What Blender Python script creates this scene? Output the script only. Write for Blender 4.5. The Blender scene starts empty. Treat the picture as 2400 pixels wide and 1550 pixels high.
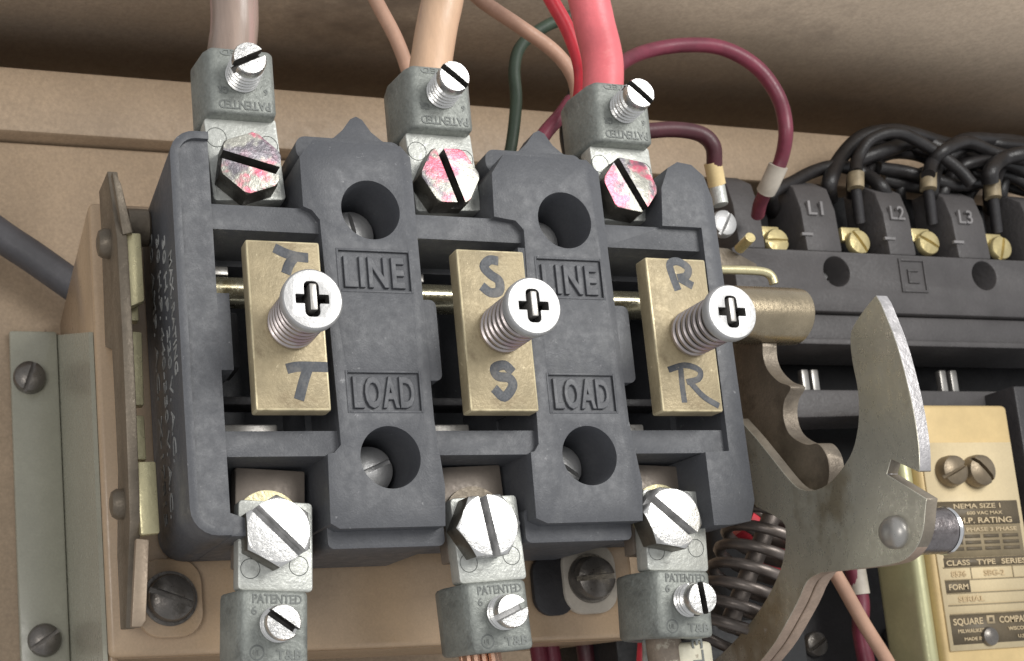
import bpy, bmesh, math, random
from mathutils import Vector, Matrix
random.seed(7)
SC = 0.04                     # one device unit (the pitch between poles) is 40 mm
scene = bpy.context.scene
col = scene.collection
W3 = Matrix(((1,0,0),(0,0,-1),(0,1,0)))          # device (x right, y up, z to the viewer) -> world

# ------------------------------------------------------------------ camera
RX, RY, RZ = -0.1413, 0.281, 0.0684
ca,sa,cb,sb,cc,sc_ = math.cos(RX),math.sin(RX),math.cos(RY),math.sin(RY),math.cos(RZ),math.sin(RZ)
RM = Matrix(((cc,-sc_,0),(sc_,cc,0),(0,0,1))) @ Matrix(((1,0,0),(0,ca,-sa),(0,sa,ca))) @ Matrix(((cb,0,sb),(0,1,0),(-sb,0,cb)))
TV = Vector((-0.0077, 0.5021, -5.0902)); FPX = 2719.9; CX = 680.0; CY = 1254.8
CAM = -(RM.transposed() @ TV)
cd = bpy.data.cameras.new('camera'); cam = bpy.data.objects.new('camera', cd); col.objects.link(cam)
mw = (W3 @ RM.transposed()).to_4x4(); mw.translation = W3 @ CAM * SC
cam.matrix_world = mw
cd.sensor_width = 36; cd.lens = 36*FPX/2400; cd.shift_x = (1200-CX)/2400; cd.shift_y = (CY-775)/2400
cd.clip_start = 0.005; cd.clip_end = 10
cd.dof.use_dof = True; cd.dof.focus_distance = 4.9*SC; cd.dof.aperture_fstop = 70
scene.camera = cam
def un(u, v, ax, val):        # where the sight line through a measured point meets a plane of the device
    d = RM.transposed() @ Vector(((u-CX)/FPX, -(v-CY)/FPX, -1.0)); s = (val-CAM[ax])/d[ax]
    return CAM + d*s
DF = 1.0063
def at(u, v, z): return un(u*DF, v*DF, 2, z)
def atx(u, v, x): return un(u*DF, v*DF, 0, x)

# ------------------------------------------------------------------ light
w = bpy.data.worlds.new('World'); scene.world = w; w.use_nodes = True
w.node_tree.nodes['Background'].inputs[0].default_value = (0.95,0.97,1.0,1)
w.node_tree.nodes['Background'].inputs[1].default_value = 0.54
def area(name, loc, target, sx, sy, L, colr):
    l = bpy.data.lights.new(name, 'AREA'); o = bpy.data.objects.new(name, l); col.objects.link(o)
    l.shape = 'RECTANGLE'; l.size = sx*SC; l.size_y = sy*SC; l.energy = L*math.pi*sx*sy*SC*SC; l.color = colr
    p = W3 @ Vector(loc) * SC; t = W3 @ Vector(target) * SC
    o.location = p; o.rotation_euler = (t-p).to_track_quat('-Z','Y').to_euler()
area('ceiling_lamp', (5.6,3.7,9.0), (1,.6,0), 5.4, 5.2, 11.6, (1,.985,.95))
area('fill_lamp', (-5.2,-.6,8.6), (.5,.4,-.6), 3.5, 3.5, 6.3, (1,.97,.93))  # unseen fill light added to lift the left sides and hole screws
scene.view_settings.view_transform = 'Standard'; scene.view_settings.look = 'None'
scene.view_settings.exposure = 0; scene.view_settings.gamma = 1
scene.view_settings.use_curve_mapping = False
scene.render.engine = 'CYCLES'

# ------------------------------------------------------------------ materials
def mat(name, c, rough=.5, metal=0., var=.12, vs=3., bump=.0, bs=60., spec=None, specs=None, specamt=.66, specsc=30., coat=0., stain=None, stain_amt=.55, stain_sc=2.5, rvar=.1, aniso=None, grain=0., grsc=70.):
    m = bpy.data.materials.new(name); m.use_nodes = True; nt = m.node_tree; N = nt.nodes; L = nt.links
    b = N['Principled BSDF']; tc = N.new('ShaderNodeTexCoord'); mp = N.new('ShaderNodeMapping')
    mp.inputs['Scale'].default_value = (1/SC,1/SC,1/SC) if aniso is None else tuple(a/SC for a in aniso)
    L.new(tc.outputs['Object'], mp.inputs['Vector'])
    def noise(scale, det=4., r=.6, off=None):
        n = N.new('ShaderNodeTexNoise'); n.inputs['Scale'].default_value = scale; n.inputs['Detail'].default_value = det; n.inputs['Roughness'].default_value = r
        if off:
            a = N.new('ShaderNodeVectorMath'); a.operation='ADD'; a.inputs[1].default_value=(off,off*1.3,-off); L.new(mp.outputs[0], a.inputs[0]); L.new(a.outputs[0], n.inputs['Vector'])
        else: L.new(mp.outputs[0], n.inputs['Vector'])
        return n.outputs['Fac']
    def rng(fac, a, b_, c_, d):
        r = N.new('ShaderNodeMapRange'); L.new(fac, r.inputs['Value'])
        r.inputs['From Min'].default_value=a; r.inputs['From Max'].default_value=b_; r.inputs['To Min'].default_value=c_; r.inputs['To Max'].default_value=d
        return r.outputs['Result']
    def mixc(fac, A, B, mode='MIX'):
        x = N.new('ShaderNodeMix'); x.data_type='RGBA'; x.blend_type=mode
        if hasattr(fac,'is_output'): L.new(fac, x.inputs[0])
        else: x.inputs[0].default_value=fac
        for i,q in ((6,A),(7,B)):
            if hasattr(q,'is_output'): L.new(q, x.inputs[i])
            else: x.inputs[i].default_value=(*q,1)
        return x.outputs[2]
    n1 = noise(vs, 5.); lo = tuple(max(0,k*(1-2*var)) for k in c); hi = tuple(min(1,k*(1+2*var)) for k in c)
    colr = mixc(rng(n1,.28,.72,0,1), lo, hi)
    n2 = noise(vs*14, 3., .7, 3.1)
    colr = mixc(rng(n2,.3,.7,0,.35), colr, tuple(k*.8 for k in c))
    if stain: colr = mixc(rng(noise(stain_sc,5.,.65,7.7), stain_amt, stain_amt+.1, 0, .8), colr, stain)
    if specs: colr = mixc(rng(noise(specsc,4.,.75,11.), specamt, specamt+.05, 0, .75), colr, specs)
    if grain: colr = mixc(rng(noise(grsc,2.,.8,17.), .30, .70, grain, 0), colr, tuple(k*.35 for k in c))
    L.new(colr, b.inputs['Base Color'])
    L.new(rng(n2,.3,.7,max(.03,rough-rvar),min(1,rough+rvar)), b.inputs['Roughness'])
    b.inputs['Metallic'].default_value = metal
    if spec is not None: b.inputs['Specular IOR Level'].default_value = spec
    if coat: b.inputs['Coat Weight'].default_value = coat; b.inputs['Coat Roughness'].default_value=.15
    if bump:
        bp = N.new('ShaderNodeBump'); bp.inputs['Strength'].default_value = bump; bp.inputs['Distance'].default_value = .01*SC
        L.new(noise(bs,4.,.65,5.), bp.inputs['Height']); L.new(bp.outputs[0], b.inputs['Normal'])
    return m
M = {}
M['bakelite'] = mat('bakelite', (.088,.091,.101), .50, grain=.25, grsc=90, var=.07, vs=1.3, bump=.2, bs=110, stain=(.125,.128,.135), stain_amt=.56, stain_sc=2.2, specs=(.26,.26,.27), specamt=.665, specsc=17, spec=.5)
M['white_print'] = mat('white_print', (.30,.30,.29), .7, var=.3, vs=12)
M['brass'] = mat('aged_brass', (.42,.345,.215), .52, .3, var=.18, vs=3.5, bump=.35, bs=60, stain=(.26,.20,.12), stain_amt=.6, stain_sc=5, specs=(.68,.58,.38), specamt=.64, specsc=22)
M['marker'] = mat('marker_ink', (.055,.06,.07), .55, var=.25, vs=9, stain=(.12,.115,.11), stain_amt=.52, stain_sc=7, specs=(.40,.33,.22), specamt=.66, specsc=26)
M['zinc'] = mat('zinc_screw', (.74,.73,.71), .30, .9, stain=(.45,.44,.42), stain_amt=.58, stain_sc=9, var=.06, vs=6, bump=.25, bs=40, specs=(.35,.33,.33), specamt=.69, specsc=18)
M['matte_zinc'] = mat('matte_zinc', (.56,.555,.55), .46, .6, var=.05, vs=5, bump=.2, bs=50, specs=(.4,.38,.38), specamt=.70, specsc=15)
M['steel_thread'] = mat('steel_thread', (.48,.43,.42), .36, .85, var=.15, vs=4, stain=(.36,.25,.27), stain_amt=.52, stain_sc=3)
M['steel_dark'] = mat('dark_steel', (.17,.155,.14), .34, .7, var=.25, vs=4, bump=.3, bs=30)
M['lug'] = mat('cast_aluminium', (.30,.315,.29), .5, .3, grain=.35, grsc=60, var=.14, vs=5, bump=.6, bs=38, specs=(.42,.42,.40), specamt=.66, specsc=20, stain=(.15,.155,.145), stain_amt=.55, stain_sc=5)
M['tongue'] = mat('bright_aluminium', (.60,.61,.57), .42, .4, grain=.15, stain=(.33,.33,.30), stain_amt=.57, stain_sc=5, var=.10, vs=5, bump=.4, bs=45, specs=(.35,.34,.3), specamt=.66, specsc=14)
M['cream'] = mat('beige_paint', (.50,.355,.225), .36, grain=.22, grsc=80, var=.07, vs=1.4, bump=.12, bs=30, specs=(.25,.16,.1), specamt=.71, specsc=14, coat=.2)
M['wall'] = mat('enclosure_paint', (.43,.32,.218), .5, grain=.34, grsc=45, var=.10, vs=.9, bump=.12, bs=40, specs=(.2,.13,.09), specamt=.7, specsc=12)
M['ceil'] = mat('enclosure_brown', (.45,.355,.265), .6, var=.10, vs=.7, bump=.1, bs=25, stain=(.19,.145,.11), stain_amt=.585, stain_sc=.5, grain=.38, grsc=40, aniso=(.8,1,1.6))
M['graygreen'] = mat('grey_green_paint', (.37,.36,.285), .3, grain=.15, var=.06, vs=1.5, bump=.05, coat=.3)
M['linkage'] = mat('bronzed_steel', (.17,.14,.105), .45, .45, var=.2, vs=4, bump=.3, bs=40, specs=(.4,.36,.3), specamt=.68, specsc=10)
M['yellow_zinc'] = mat('yellow_zinc', (.62,.56,.34), .34, .55, var=.12, vs=3, bump=.2, bs=40)
M['hook'] = mat('hook_steel', (.60,.57,.47), .32, .65, var=.13, vs=2.0, grain=.14, bump=.12, bs=80, aniso=(1,1,.7), stain=(.29,.235,.15), stain_amt=.50, stain_sc=1.7, specs=(.5,.48,.44), specamt=.66, specsc=15)
M['hookedge'] = mat('lit_edge', (.43,.415,.42), .36, .6, var=.18, vs=7, bump=.3, bs=40)  # light caught by the horn's front edge, put into the colour
M['spring'] = mat('spring_steel', (.17,.145,.13), .40, .6, var=.25, vs=8)
M['roller'] = mat('roller_brass', (.35,.29,.2), .27, .8, var=.2, vs=3, bump=.1)
M['black'] = mat('black_plastic', (.030,.028,.030), .5, var=.2, vs=3, bump=.3, bs=30)
M['relay'] = mat('relay_plastic', (.082,.076,.076), .55, var=.12, vs=3, bump=.5, bs=35)
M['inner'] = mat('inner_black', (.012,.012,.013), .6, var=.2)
M['blackwire'] = mat('black_wire', (.020,.018,.018), .36, var=.25, vs=8, bump=.3)
M['red'] = mat('red_cable', (.78,.17,.19), .40, var=.13, vs=3, bump=.15, bs=30, stain=(.76,.28,.27), stain_amt=.57, stain_sc=3)
M['redwire'] = mat('red_wire', (.62,.04,.06), .4, var=.15, vs=5)
M['maroon'] = mat('maroon_wire', (.175,.03,.052), .42, var=.25, vs=4)
M['darkmaroon'] = mat('dark_maroon_wire', (.075,.018,.025), .45, var=.2, vs=5)
M['peach'] = mat('peach_wire', (.50,.30,.21), .5, var=.1, vs=4)
M['tan'] = mat('tan_cable', (.62,.41,.27), .42, var=.13, vs=2.4, bump=.12, stain=(.40,.27,.23), stain_amt=.55, stain_sc=2.5, aniso=(1.8,1.8,.5))
M['mauve'] = mat('brown_cable', (.30,.225,.185), .33, var=.25, vs=2.6, stain=(.42,.27,.24), stain_amt=.53, stain_sc=3, aniso=(2.6,2.6,.2), coat=.1)
M['green'] = mat('green_wire', (.035,.055,.035), .5, var=.2, vs=5)
M['greyrod'] = mat('grey_conduit', (.075,.072,.078), .5, var=.15, vs=3, bump=.2)
M['sleeve'] = mat('wire_sleeve', (.50,.45,.38), .45, var=.15, vs=5)
M['yellowsleeve'] = mat('yellow_sleeve', (.72,.55,.28), .45, var=.1, vs=5)
M['paleyellow'] = mat('brass_screw', (.66,.55,.28), .36, .55, var=.13, vs=8, bump=.3, bs=30)
M['amber'] = mat('amber_plate', (.66,.49,.24), .45, .1, var=.1, vs=2)
M['label'] = mat('label_cream', (.80,.65,.40), .5, grain=.12, var=.05, vs=2, bump=.05)
M['labelink'] = mat('label_ink', (.13,.10,.06), .55, var=.12, vs=6)
M['labelgrey'] = mat('label_grey', (.30,.235,.14), .55, var=.12, vs=6)
M['faint'] = mat('faint_ink', (.56,.42,.24), .6, var=.1, vs=6)
M['limeedge'] = mat('highlight_edge', (.50,.49,.29), .38, .35, var=.08, vs=3)  # yellow-green highlight of the rounded cover edge, put into the colour
M['copper'] = mat('copper_strand', (.50,.31,.22), .3, .8, var=.2, vs=8)
M['chrome'] = mat('chrome', (.85,.85,.85), .18, 1., var=.03)
M['pinsteel'] = mat('pin_steel', (.22,.20,.20), .3, .8, var=.3, vs=6, bump=.4, bs=20, stain=(.10,.08,.08), stain_amt=.55, stain_sc=6)
M['tagwhite'] = mat('tag_cream', (.66,.62,.48), .5, var=.1, vs=5, specs=(.3,.25,.18), specamt=.64, specsc=16)
M['clear'] = mat('clear_tag', (.42,.44,.42), .15, .2, var=.3, vs=8, coat=.6)
M['blade'] = mat('silver_blade', (.50,.48,.45), .35, .7, var=.12, vs=4)
M['greylabel'] = mat('grey_label', (.22,.21,.21), .6, var=.2, vs=10)
M['worn_bakelite'] = mat('worn_bakelite', (.145,.148,.158), .5, var=.25, vs=7, stain=(.085,.088,.10), stain_amt=.5, stain_sc=6)
M['bright_brass'] = mat('rubbed_brass', (.62,.53,.34), .4, .4, var=.2, vs=9, stain=(.40,.33,.2), stain_amt=.52, stain_sc=8)
M['bolt_side'] = mat('shaded_bolt_side', (.12,.11,.09), .45, .5, var=.25, vs=8, bump=.3, bs=30)  # shade on the hex bolt sides, put into the colour
M['shaft'] = mat('plated_shaft', (.78,.72,.52), .22, .9, var=.12, vs=4, stain=(.5,.4,.2), stain_amt=.6, stain_sc=6)
M['dusty'] = mat('dusty_cable', (.27,.215,.165), .6, var=.25, vs=5, grain=.3, specs=(.5,.45,.36), specamt=.58, specsc=8)
M['flange_brown'] = mat('worn_brown_flange', (.33,.255,.185), .45, .3, var=.15, vs=5, grain=.2)
M['recess'] = mat('recess_shade', (.20,.195,.19), .35, .7, var=.3, vs=12)  # shade inside the screw-head cross, put into the colour
M['slot_dark'] = mat('slot_dark_shade', (.07,.065,.06), .5, .4, var=.4, vs=14)  # shade in slots, thread grooves and sockets, put into the colour
M['slot_shade'] = mat('slot_shade', (.46,.455,.45), .45, .15, var=.3, vs=14)  # lighter slot shade for the lower lugs, put into the colour
M['dull_edge'] = mat('dull_edge', (.25,.215,.17), .42, .5, var=.2, vs=6, bump=.3, bs=50)
M['warm_edge'] = mat('warm_reflection_edge', (.46,.34,.26), .5, .2, var=.15, vs=6, grain=.3)  # warm light reflected off the pan, put into the colour
M['strap'] = mat('terminal_strap', (.22,.185,.155), .45, .3, var=.15, vs=4)
M['cam'] = mat('cam_steel', (.24,.20,.155), .42, .5, var=.22, vs=3, bump=.3, bs=50, stain=(.13,.105,.08), stain_amt=.52, stain_sc=2.5, grain=.25)
M['brown_ferrule'] = mat('brown_ferrule', (.30,.24,.15), .5, .2, var=.3, vs=10)
M['groove'] = M['bakelite']
M['stamp'] = mat('stamped_shadow', (.19,.2,.19), .6, .3, var=.1)
M['labeltext'] = mat('label_reverse', (.56,.44,.27), .5, var=.1, vs=6)

def painted_bolt(name, seed):     # white bolt face with smears of red and black marking paint
    m = mat(name, (.42,.41,.36), .33, .4, var=.12, vs=6, bump=.5, bs=25)
    nt = m.node_tree; N = nt.nodes; L = nt.links; b = N['Principled BSDF']
    src = b.inputs['Base Color'].links[0].from_socket
    tc = N.new('ShaderNodeTexCoord'); mp = N.new('ShaderNodeMapping'); mp.inputs['Scale'].default_value=(1/SC,1/SC,1/SC); mp.inputs['Location'].default_value=(seed,seed*.7,seed*.3)
    L.new(tc.outputs['Object'], mp.inputs[0])
    prev = src
    for off,thr,c in ((0,.485,(.72,.14,.22)),(5.3,.495,(.15,.135,.16))):
        n = N.new('ShaderNodeTexNoise'); n.inputs['Scale'].default_value=6.0; n.inputs['Detail'].default_value=3; n.inputs['Roughness'].default_value=.6
        a = N.new('ShaderNodeVectorMath'); a.inputs[1].default_value=(off,off,off); L.new(mp.outputs[0],a.inputs[0]); L.new(a.outputs[0],n.inputs['Vector'])
        r = N.new('ShaderNodeMapRange'); r.inputs['From Min'].default_value=thr; r.inputs['From Max'].default_value=thr+.07; r.inputs['To Max'].default_value=.9; L.new(n.outputs['Fac'],r.inputs['Value'])
        x = N.new('ShaderNodeMix'); x.data_type='RGBA'; L.new(r.outputs[0],x.inputs[0]); L.new(prev,x.inputs[6]); x.inputs[7].default_value=(*c,1); prev = x.outputs[2]
    L.new(prev, b.inputs['Base Color']); return m

# ------------------------------------------------------------------ mesh helpers (all in device units)
def B(): return bmesh.new()
def box(bm, x0,x1,y0,y1,z0,z1):
    v = [bm.verts.new(p) for p in ((x0,y0,z0),(x1,y0,z0),(x1,y1,z0),(x0,y1,z0),(x0,y0,z1),(x1,y0,z1),(x1,y1,z1),(x0,y1,z1))]
    for f in ((3,2,1,0),(4,5,6,7),(0,1,5,4),(1,2,6,5),(2,3,7,6),(3,0,4,7)): bm.faces.new([v[i] for i in f])
    return bm
def prism(bm, pts, ax, a, b):      # polygon in the plane across axis ax, from a to b
    def P(p, t):
        if ax=='z': return (p[0],p[1],t)
        if ax=='x': return (t,p[0],p[1])       # pts = (y,z)
        return (p[0],t,p[1])                    # pts = (x,z)
    A = [bm.verts.new(P(p,a)) for p in pts]; Bv = [bm.verts.new(P(p,b)) for p in pts]; n=len(pts)
    bm.faces.new(A[::-1]); bm.faces.new(Bv)
    for i in range(n): bm.faces.new((A[i],A[(i+1)%n],Bv[(i+1)%n],Bv[i]))
    bmesh.ops.recalc_face_normals(bm, faces=bm.faces[:]); return bm
def rrect(x0,x1,y0,y1,r,n=5,corners=(1,1,1,1)):
    out=[]
    for k,(cx,cy,a0) in enumerate(((x1-r,y1-r,0),(x0+r,y1-r,90),(x0+r,y0+r,180),(x1-r,y0+r,270))):
        if corners[k]:
            for i in range(n+1):
                a=math.radians(a0+90*i/n); out.append((cx+r*math.cos(a),cy+r*math.sin(a)))
        else: out.append(((x1,y1),(x0,y1),(x0,y0),(x1,y0))[k])
    return out
def frame(d):
    d = Vector(d).normalized(); u = d.orthogonal().normalized(); return u, d.cross(u), d
def lathe(bm, prof, origin=(0,0,0), axis=(0,0,1), seg=40, caps=True):
    if abs(Vector(axis).normalized().z)>.99: u,v,d = Vector((1,0,0)),Vector((0,1,0)),Vector((0,0,1))
    else: u,v,d = frame(axis)
    o = Vector(origin); rings=[]
    for r,t in prof:
        if r<1e-6: rings.append([bm.verts.new(o+d*t)]); continue
        rings.append([bm.verts.new(o+d*t+(u*math.cos(2*math.pi*i/seg)+v*math.sin(2*math.pi*i/seg))*r) for i in range(seg)])
    for A,Bq in zip(rings, rings[1:]):
        for i in range(seg):
            j=(i+1)%seg
            if len(A)==1 and len(Bq)>1: bm.faces.new((A[0],Bq[i],Bq[j]))
            elif len(Bq)==1 and len(A)>1: bm.faces.new((A[i],A[j],Bq[0]))
            elif len(A)>1: bm.faces.new((A[i],A[j],Bq[j],Bq[i]))
    for R_ in (rings[0],rings[-1]):
        if len(R_)>1 and caps: bm.faces.new(R_)
    bmesh.ops.recalc_face_normals(bm, faces=bm.faces[:]); return bm
def cyl(bm, o, ax, r, a, b, seg=40, ch=0):
    prof = [(r,a),(r,b)] if not ch else [(r-ch,a),(r,a+ch),(r,b-ch),(r-ch,b)]
    return lathe(bm, prof, o, ax, seg)
def smoothpts(pts, n=8):
    P=[Vector(p) for p in pts]
    if len(P)<3: return [P[0].lerp(P[1],i/n) for i in range(n+1)]
    P=[P[0]*2-P[1]]+P+[P[-1]*2-P[-2]]; out=[]
    for i in range(1,len(P)-2):
        a,b,c,d=P[i-1:i+3]
        for k in range(n):
            t=k/n; out.append(.5*((2*b)+(c-a)*t+(2*a-5*b+4*c-d)*t*t+(3*b-a-3*c+d)*t**3))
    out.append(P[-2]); return out
def tube(bm, pts, r, n=8, seg=14, flat=None, radii=None):
    P = smoothpts(pts, n); m=len(P); rings=[]; up=None
    for i,p in enumerate(P):
        t=(P[min(i+1,m-1)]-P[max(i-1,0)]).normalized()
        if up is None: up=t.orthogonal().normalized()
        up=(up-t*up.dot(t)).normalized(); s=t.cross(up)
        rr = r if radii is None else radii[0]+(radii[1]-radii[0])*i/(m-1)
        ring=[]
        for k in range(seg):
            a=2*math.pi*k/seg; o=(up*math.cos(a)+s*math.sin(a))*rr
            if flat: o.z*=flat
            ring.append(bm.verts.new(p+o))
        rings.append(ring)
    for A,Bq in zip(rings,rings[1:]):
        for k in range(seg): j=(k+1)%seg; bm.faces.new((A[k],A[j],Bq[j],Bq[k]))
    bm.faces.new(rings[0][::-1]); bm.faces.new(rings[-1])
    bmesh.ops.recalc_face_normals(bm, faces=bm.faces[:]); return bm
def stroke(bm, pts, wd, z):        # flat pen stroke with round ends
    P=smoothpts([(p[0],p[1],z) for p in pts],6)
    return tube(bm,[tuple(p) for p in P],wd,1,12,flat=.06)
def tmp(bm):
    me=bpy.data.meshes.new('t'); bm.to_mesh(me); bm.free(); o=bpy.data.objects.new('t',me); col.objects.link(o); return o
def boolean(base, cuts):           # cuts: list of (bmesh, op)
    o=tmp(base); cs=[]
    for bm,op in cuts:
        c=tmp(bm); cs.append(c); md=o.modifiers.new('b','BOOLEAN'); md.object=c; md.operation=op; md.solver='EXACT'
    bpy.context.view_layer.update()
    dg=bpy.context.evaluated_depsgraph_get(); e=o.evaluated_get(dg); bm=bmesh.new(); bm.from_mesh(e.to_mesh()); e.to_mesh_clear()
    for c in cs+[o]:
        me=c.data; bpy.data.objects.remove(c); bpy.data.meshes.remove(me)
    bmesh.ops.remove_doubles(bm, verts=bm.verts[:], dist=1e-5)
    bmesh.ops.dissolve_limit(bm, angle_limit=math.radians(.6), verts=bm.verts[:], edges=bm.edges[:])
    return bm
DUM=[bpy.data.materials.new('plain'),bpy.data.materials.new('plain_edge')]
def bevel(bm, wd, segs=2, ang=40):
    o=tmp(bm)
    for d_ in DUM: o.data.materials.append(d_)
    md=o.modifiers.new('b','BEVEL'); md.width=wd; md.segments=segs; md.limit_method='ANGLE'; md.angle_limit=math.radians(ang); md.use_clamp_overlap=True; md.material=1; md.miter_outer='MITER_ARC'
    bpy.context.view_layer.update()
    dg=bpy.context.evaluated_depsgraph_get(); e=o.evaluated_get(dg); out=bmesh.new(); out.from_mesh(e.to_mesh()); e.to_mesh_clear()
    me=o.data; bpy.data.objects.remove(o); bpy.data.meshes.remove(me); return out
ROOT = {}
def finish(name, bm, material, org, sharp=38, edge=None):
    for f in bm.faces:
        f.smooth=True
        if not edge: f.material_index=0
    for e in bm.edges:
        if len(e.link_faces)==2 and e.calc_face_angle(0)>math.radians(sharp): e.smooth=False
    mt = (W3.to_4x4() @ Matrix.Scale(SC,4)) @ Matrix.Translation(-Vector(org))
    bm.transform(mt)
    me=bpy.data.meshes.new(name); bm.to_mesh(me); bm.free(); me.materials.append(material)
    if edge: me.materials.append(edge)
    return me
def put(name, me, loc, parent, label, cat, group, kind):
    o=bpy.data.objects.new(name, me); col.objects.link(o); o.location=loc
    if parent: o.parent=parent
    if label: o['label']=label
    if cat: o['category']=cat
    if group: o['group']=group
    if kind: o['kind']=kind
    return o
def thing(name, label, cat, loc, group=None):
    o=put(name, None, W3@Vector(loc)*SC, None, label, cat, group, None); o.empty_display_size=.005; ROOT[o]=Vector(loc); return o
def part(name, bm, m, parent, label=None, sharp=38, edge=None):
    me=finish(name,bm,m,ROOT[parent],sharp,edge); o=put(name,me,(0,0,0),parent,label,None,None,None); ROOT[o]=ROOT[parent]; return o
def single(name, bm, m, label=None, cat=None, loc=(0,0,0), group=None, kind=None, sharp=38):
    me=finish(name,bm,m,loc,sharp); o=put(name,me,W3@Vector(loc)*SC,None,label,cat,group,kind); ROOT[o]=Vector(loc); return o
def copy_tree(o, parent=None, delta=None):
    c=o.copy(); col.objects.link(c)
    if parent: c.parent=parent
    if delta is not None: c.location=o.location+W3@Vector(delta)*SC
    for ch in list(o.children): copy_tree(ch, c)
    return c
def text_bm(s, o, right, up, size, width=None, depth=.006, bold=0., align='LEFT', space=1., bev=0.):
    cu=bpy.data.curves.new('t','FONT'); cu.body=s; cu.size=1; cu.align_x=align; cu.offset=bold; cu.space_character=space; cu.resolution_u=3
    cu.extrude=depth/2/size; cu.bevel_depth=bev/size; cu.bevel_resolution=1
    ob=bpy.data.objects.new('t',cu); col.objects.link(ob); bpy.context.view_layer.update()
    dg=bpy.context.evaluated_depsgraph_get(); e=ob.evaluated_get(dg); bm=bmesh.new(); bm.from_mesh(e.to_mesh()); e.to_mesh_clear()
    bpy.data.objects.remove(ob); bpy.data.curves.remove(cu)
    xs=[v.co.x for v in bm.verts]; sx=size
    if width: sx=width/(max(xs)-min(xs))
    R_=Vector(right).normalized(); U_=Vector(up).normalized(); N_=R_.cross(U_); o=Vector(o); x0=min(xs) if align=='LEFT' else 0
    for v in bm.verts:
        c=v.co; v.co=o+R_*((c.x-x0)*sx)+U_*(c.y*size)+N_*(c.z*size)
    return bm

# ------------------------------------------------------------------ setting: the enclosure
def plane_box(name, x0,x1,y0,y1,z0,z1, m):
    return single(name, box(B(),x0,x1,y0,y1,z0,z1), m, kind='structure')
plane_box('back_wall', -9,14,-9,3.6,-3.35,-3.2, M['ceil'] if False else M['wall'])
plane_box('ceiling', -9,14,3.4,3.55,-3.19,-1.08, M['ceil'])
# folded ledge of the enclosure above the panel
single('back_ledge', bevel(box(B(),-9,14,at(0,303,-2.62).y,at(0,152,-2.62).y,-3.19,-2.62),.03,2), M['wall'], kind='structure')
# mounting panel standing in front of the back wall
pt = at(0,303,-2.62).y-.012
single('back_panel', bevel(box(B(),-9,3.2,-8,pt,-2.85,-2.75),.02), M['wall'], kind='structure')

# pan bracket that carries the switch
t = thing('mounting_pan', 'beige painted box bracket directly behind the grey switch block', 'bracket', (-.72,-.95,-.9))
PB = B(); prism(PB, [(-.72,-.95),(2.2,-1.0),(2.2,1.38),(-.72,1.38)], 'z', -.96, -.9)
part('front_face', bevel(PB,.03,3), M['cream'], t)
PB = B(); prism(PB, [(-.72+.002,-.955),(2.19,-1.005),(2.19,-.95),(-.72+.002,-.90)], 'z', -1.95, -.965)
part('bottom_flange', PB, M['cream'], t)
part('side_wall', box(B(),-.719,-.67,-3.0,1.36,-2.74,-.962), M['cream'], t)

# grey-green flanged strip at the left
t = thing('flanged_strip', 'grey green metal strip with two slotted screws at the far left', 'bracket', (-.9,-2,-2.7))
part('flange', bevel(box(B(),-1.055,-.745,-3.4,1.29,-2.745,-2.69),.02), M['graygreen'], t)
part('web', prism(B(),[(1.28,-2.745),(.70,-.94),(-3.4,-.94),(-3.4,-2.745)],'x',-.744,-.7215), M['graygreen'], t)
def slotted(r, h, z, c, ang, dome=.35, slotw=.16, slotd=.35, seg=48):
    """screw head at c standing on z, with a driver slot"""
    zt=z+h
    prof=[(r,z),(r,z+h*(1-dome)),(r*.92,zt-h*dome*.45),(r*.6,zt-h*.06),(0,zt)]
    sl=B(); box(sl,-r*1.3,r*1.3,-r*slotw,r*slotw,zt-h*slotd,zt+h)
    sl.transform(Matrix.Translation((c[0],c[1],0))@Matrix.Rotation(math.radians(ang),4,'Z'))
    return boolean(lathe(B(),prof,(c[0],c[1],0),(0,0,1),seg),[(sl,'DIFFERENCE')])
for u,v,a,lb in ((70,875,70,'upper dark slotted screw on the grey green strip'),(105,1490,33,'lower dark slotted screw on the grey green strip')):
    p=at(u,v,-2.62); s=thing('slotted_screw',lb,'screw',(p.x,p.y,-2.69),'screws on the grey green strip')
    part('screw_head', slotted(.105,.10,-2.69,(p.x,p.y),a,.7,.12,.55), M['steel_dark'], s)
# grey conduit
single('grey_conduit', tube(B(),[at(-160,430,-2.5),at(0,548,-2.5),at(75,598,-2.5),at(170,665,-2.5),at(230,708,-2.5)],.105,8,28), M['greyrod'],
       'thick dark grey cable crossing the beige panel at far left','cable', tuple(at(0,548,-2.6)))

# ------------------------------------------------------------------ the switch block
sw = thing('disconnect_switch','dark grey moulded three pole switch block in the middle','switch',(.92,-.5,-.85))
base = prism(B(), rrect(-.46,2.32,-.5,1.33,.12), 'z', -.85, -.40)
add=[]
def P2(pts,z0,z1): return prism(B(),pts,'z',z0,z1)
def X2(x0,x1,y0,y1,z0,z1): return box(B(),x0,x1,y0,y1,z0,z1)
add.append((P2(rrect(-.4602,-.281,-.5,1.33,.12,6,(0,1,1,0)),-.8,0),'UNION'))
add.append((P2([(-.282,-.502),(-.2,-.502),(-.16,-.46),(-.2,-.43),(-.282,-.40)],-.78,-.02),'UNION'))
add.append((P2([(2.03,1.20),(2.08,1.31),(2.14,1.345),(2.22,1.335),(2.285,1.28),(2.32,1.16),(2.345,-.40),(2.31,-.50),(2.2,-.515),(2.1,-.515),(2.1,-.155),(2.235,-.15),(2.235,1.0),(2.01,1.0)],-.8,-.002),'UNION'))
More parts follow.
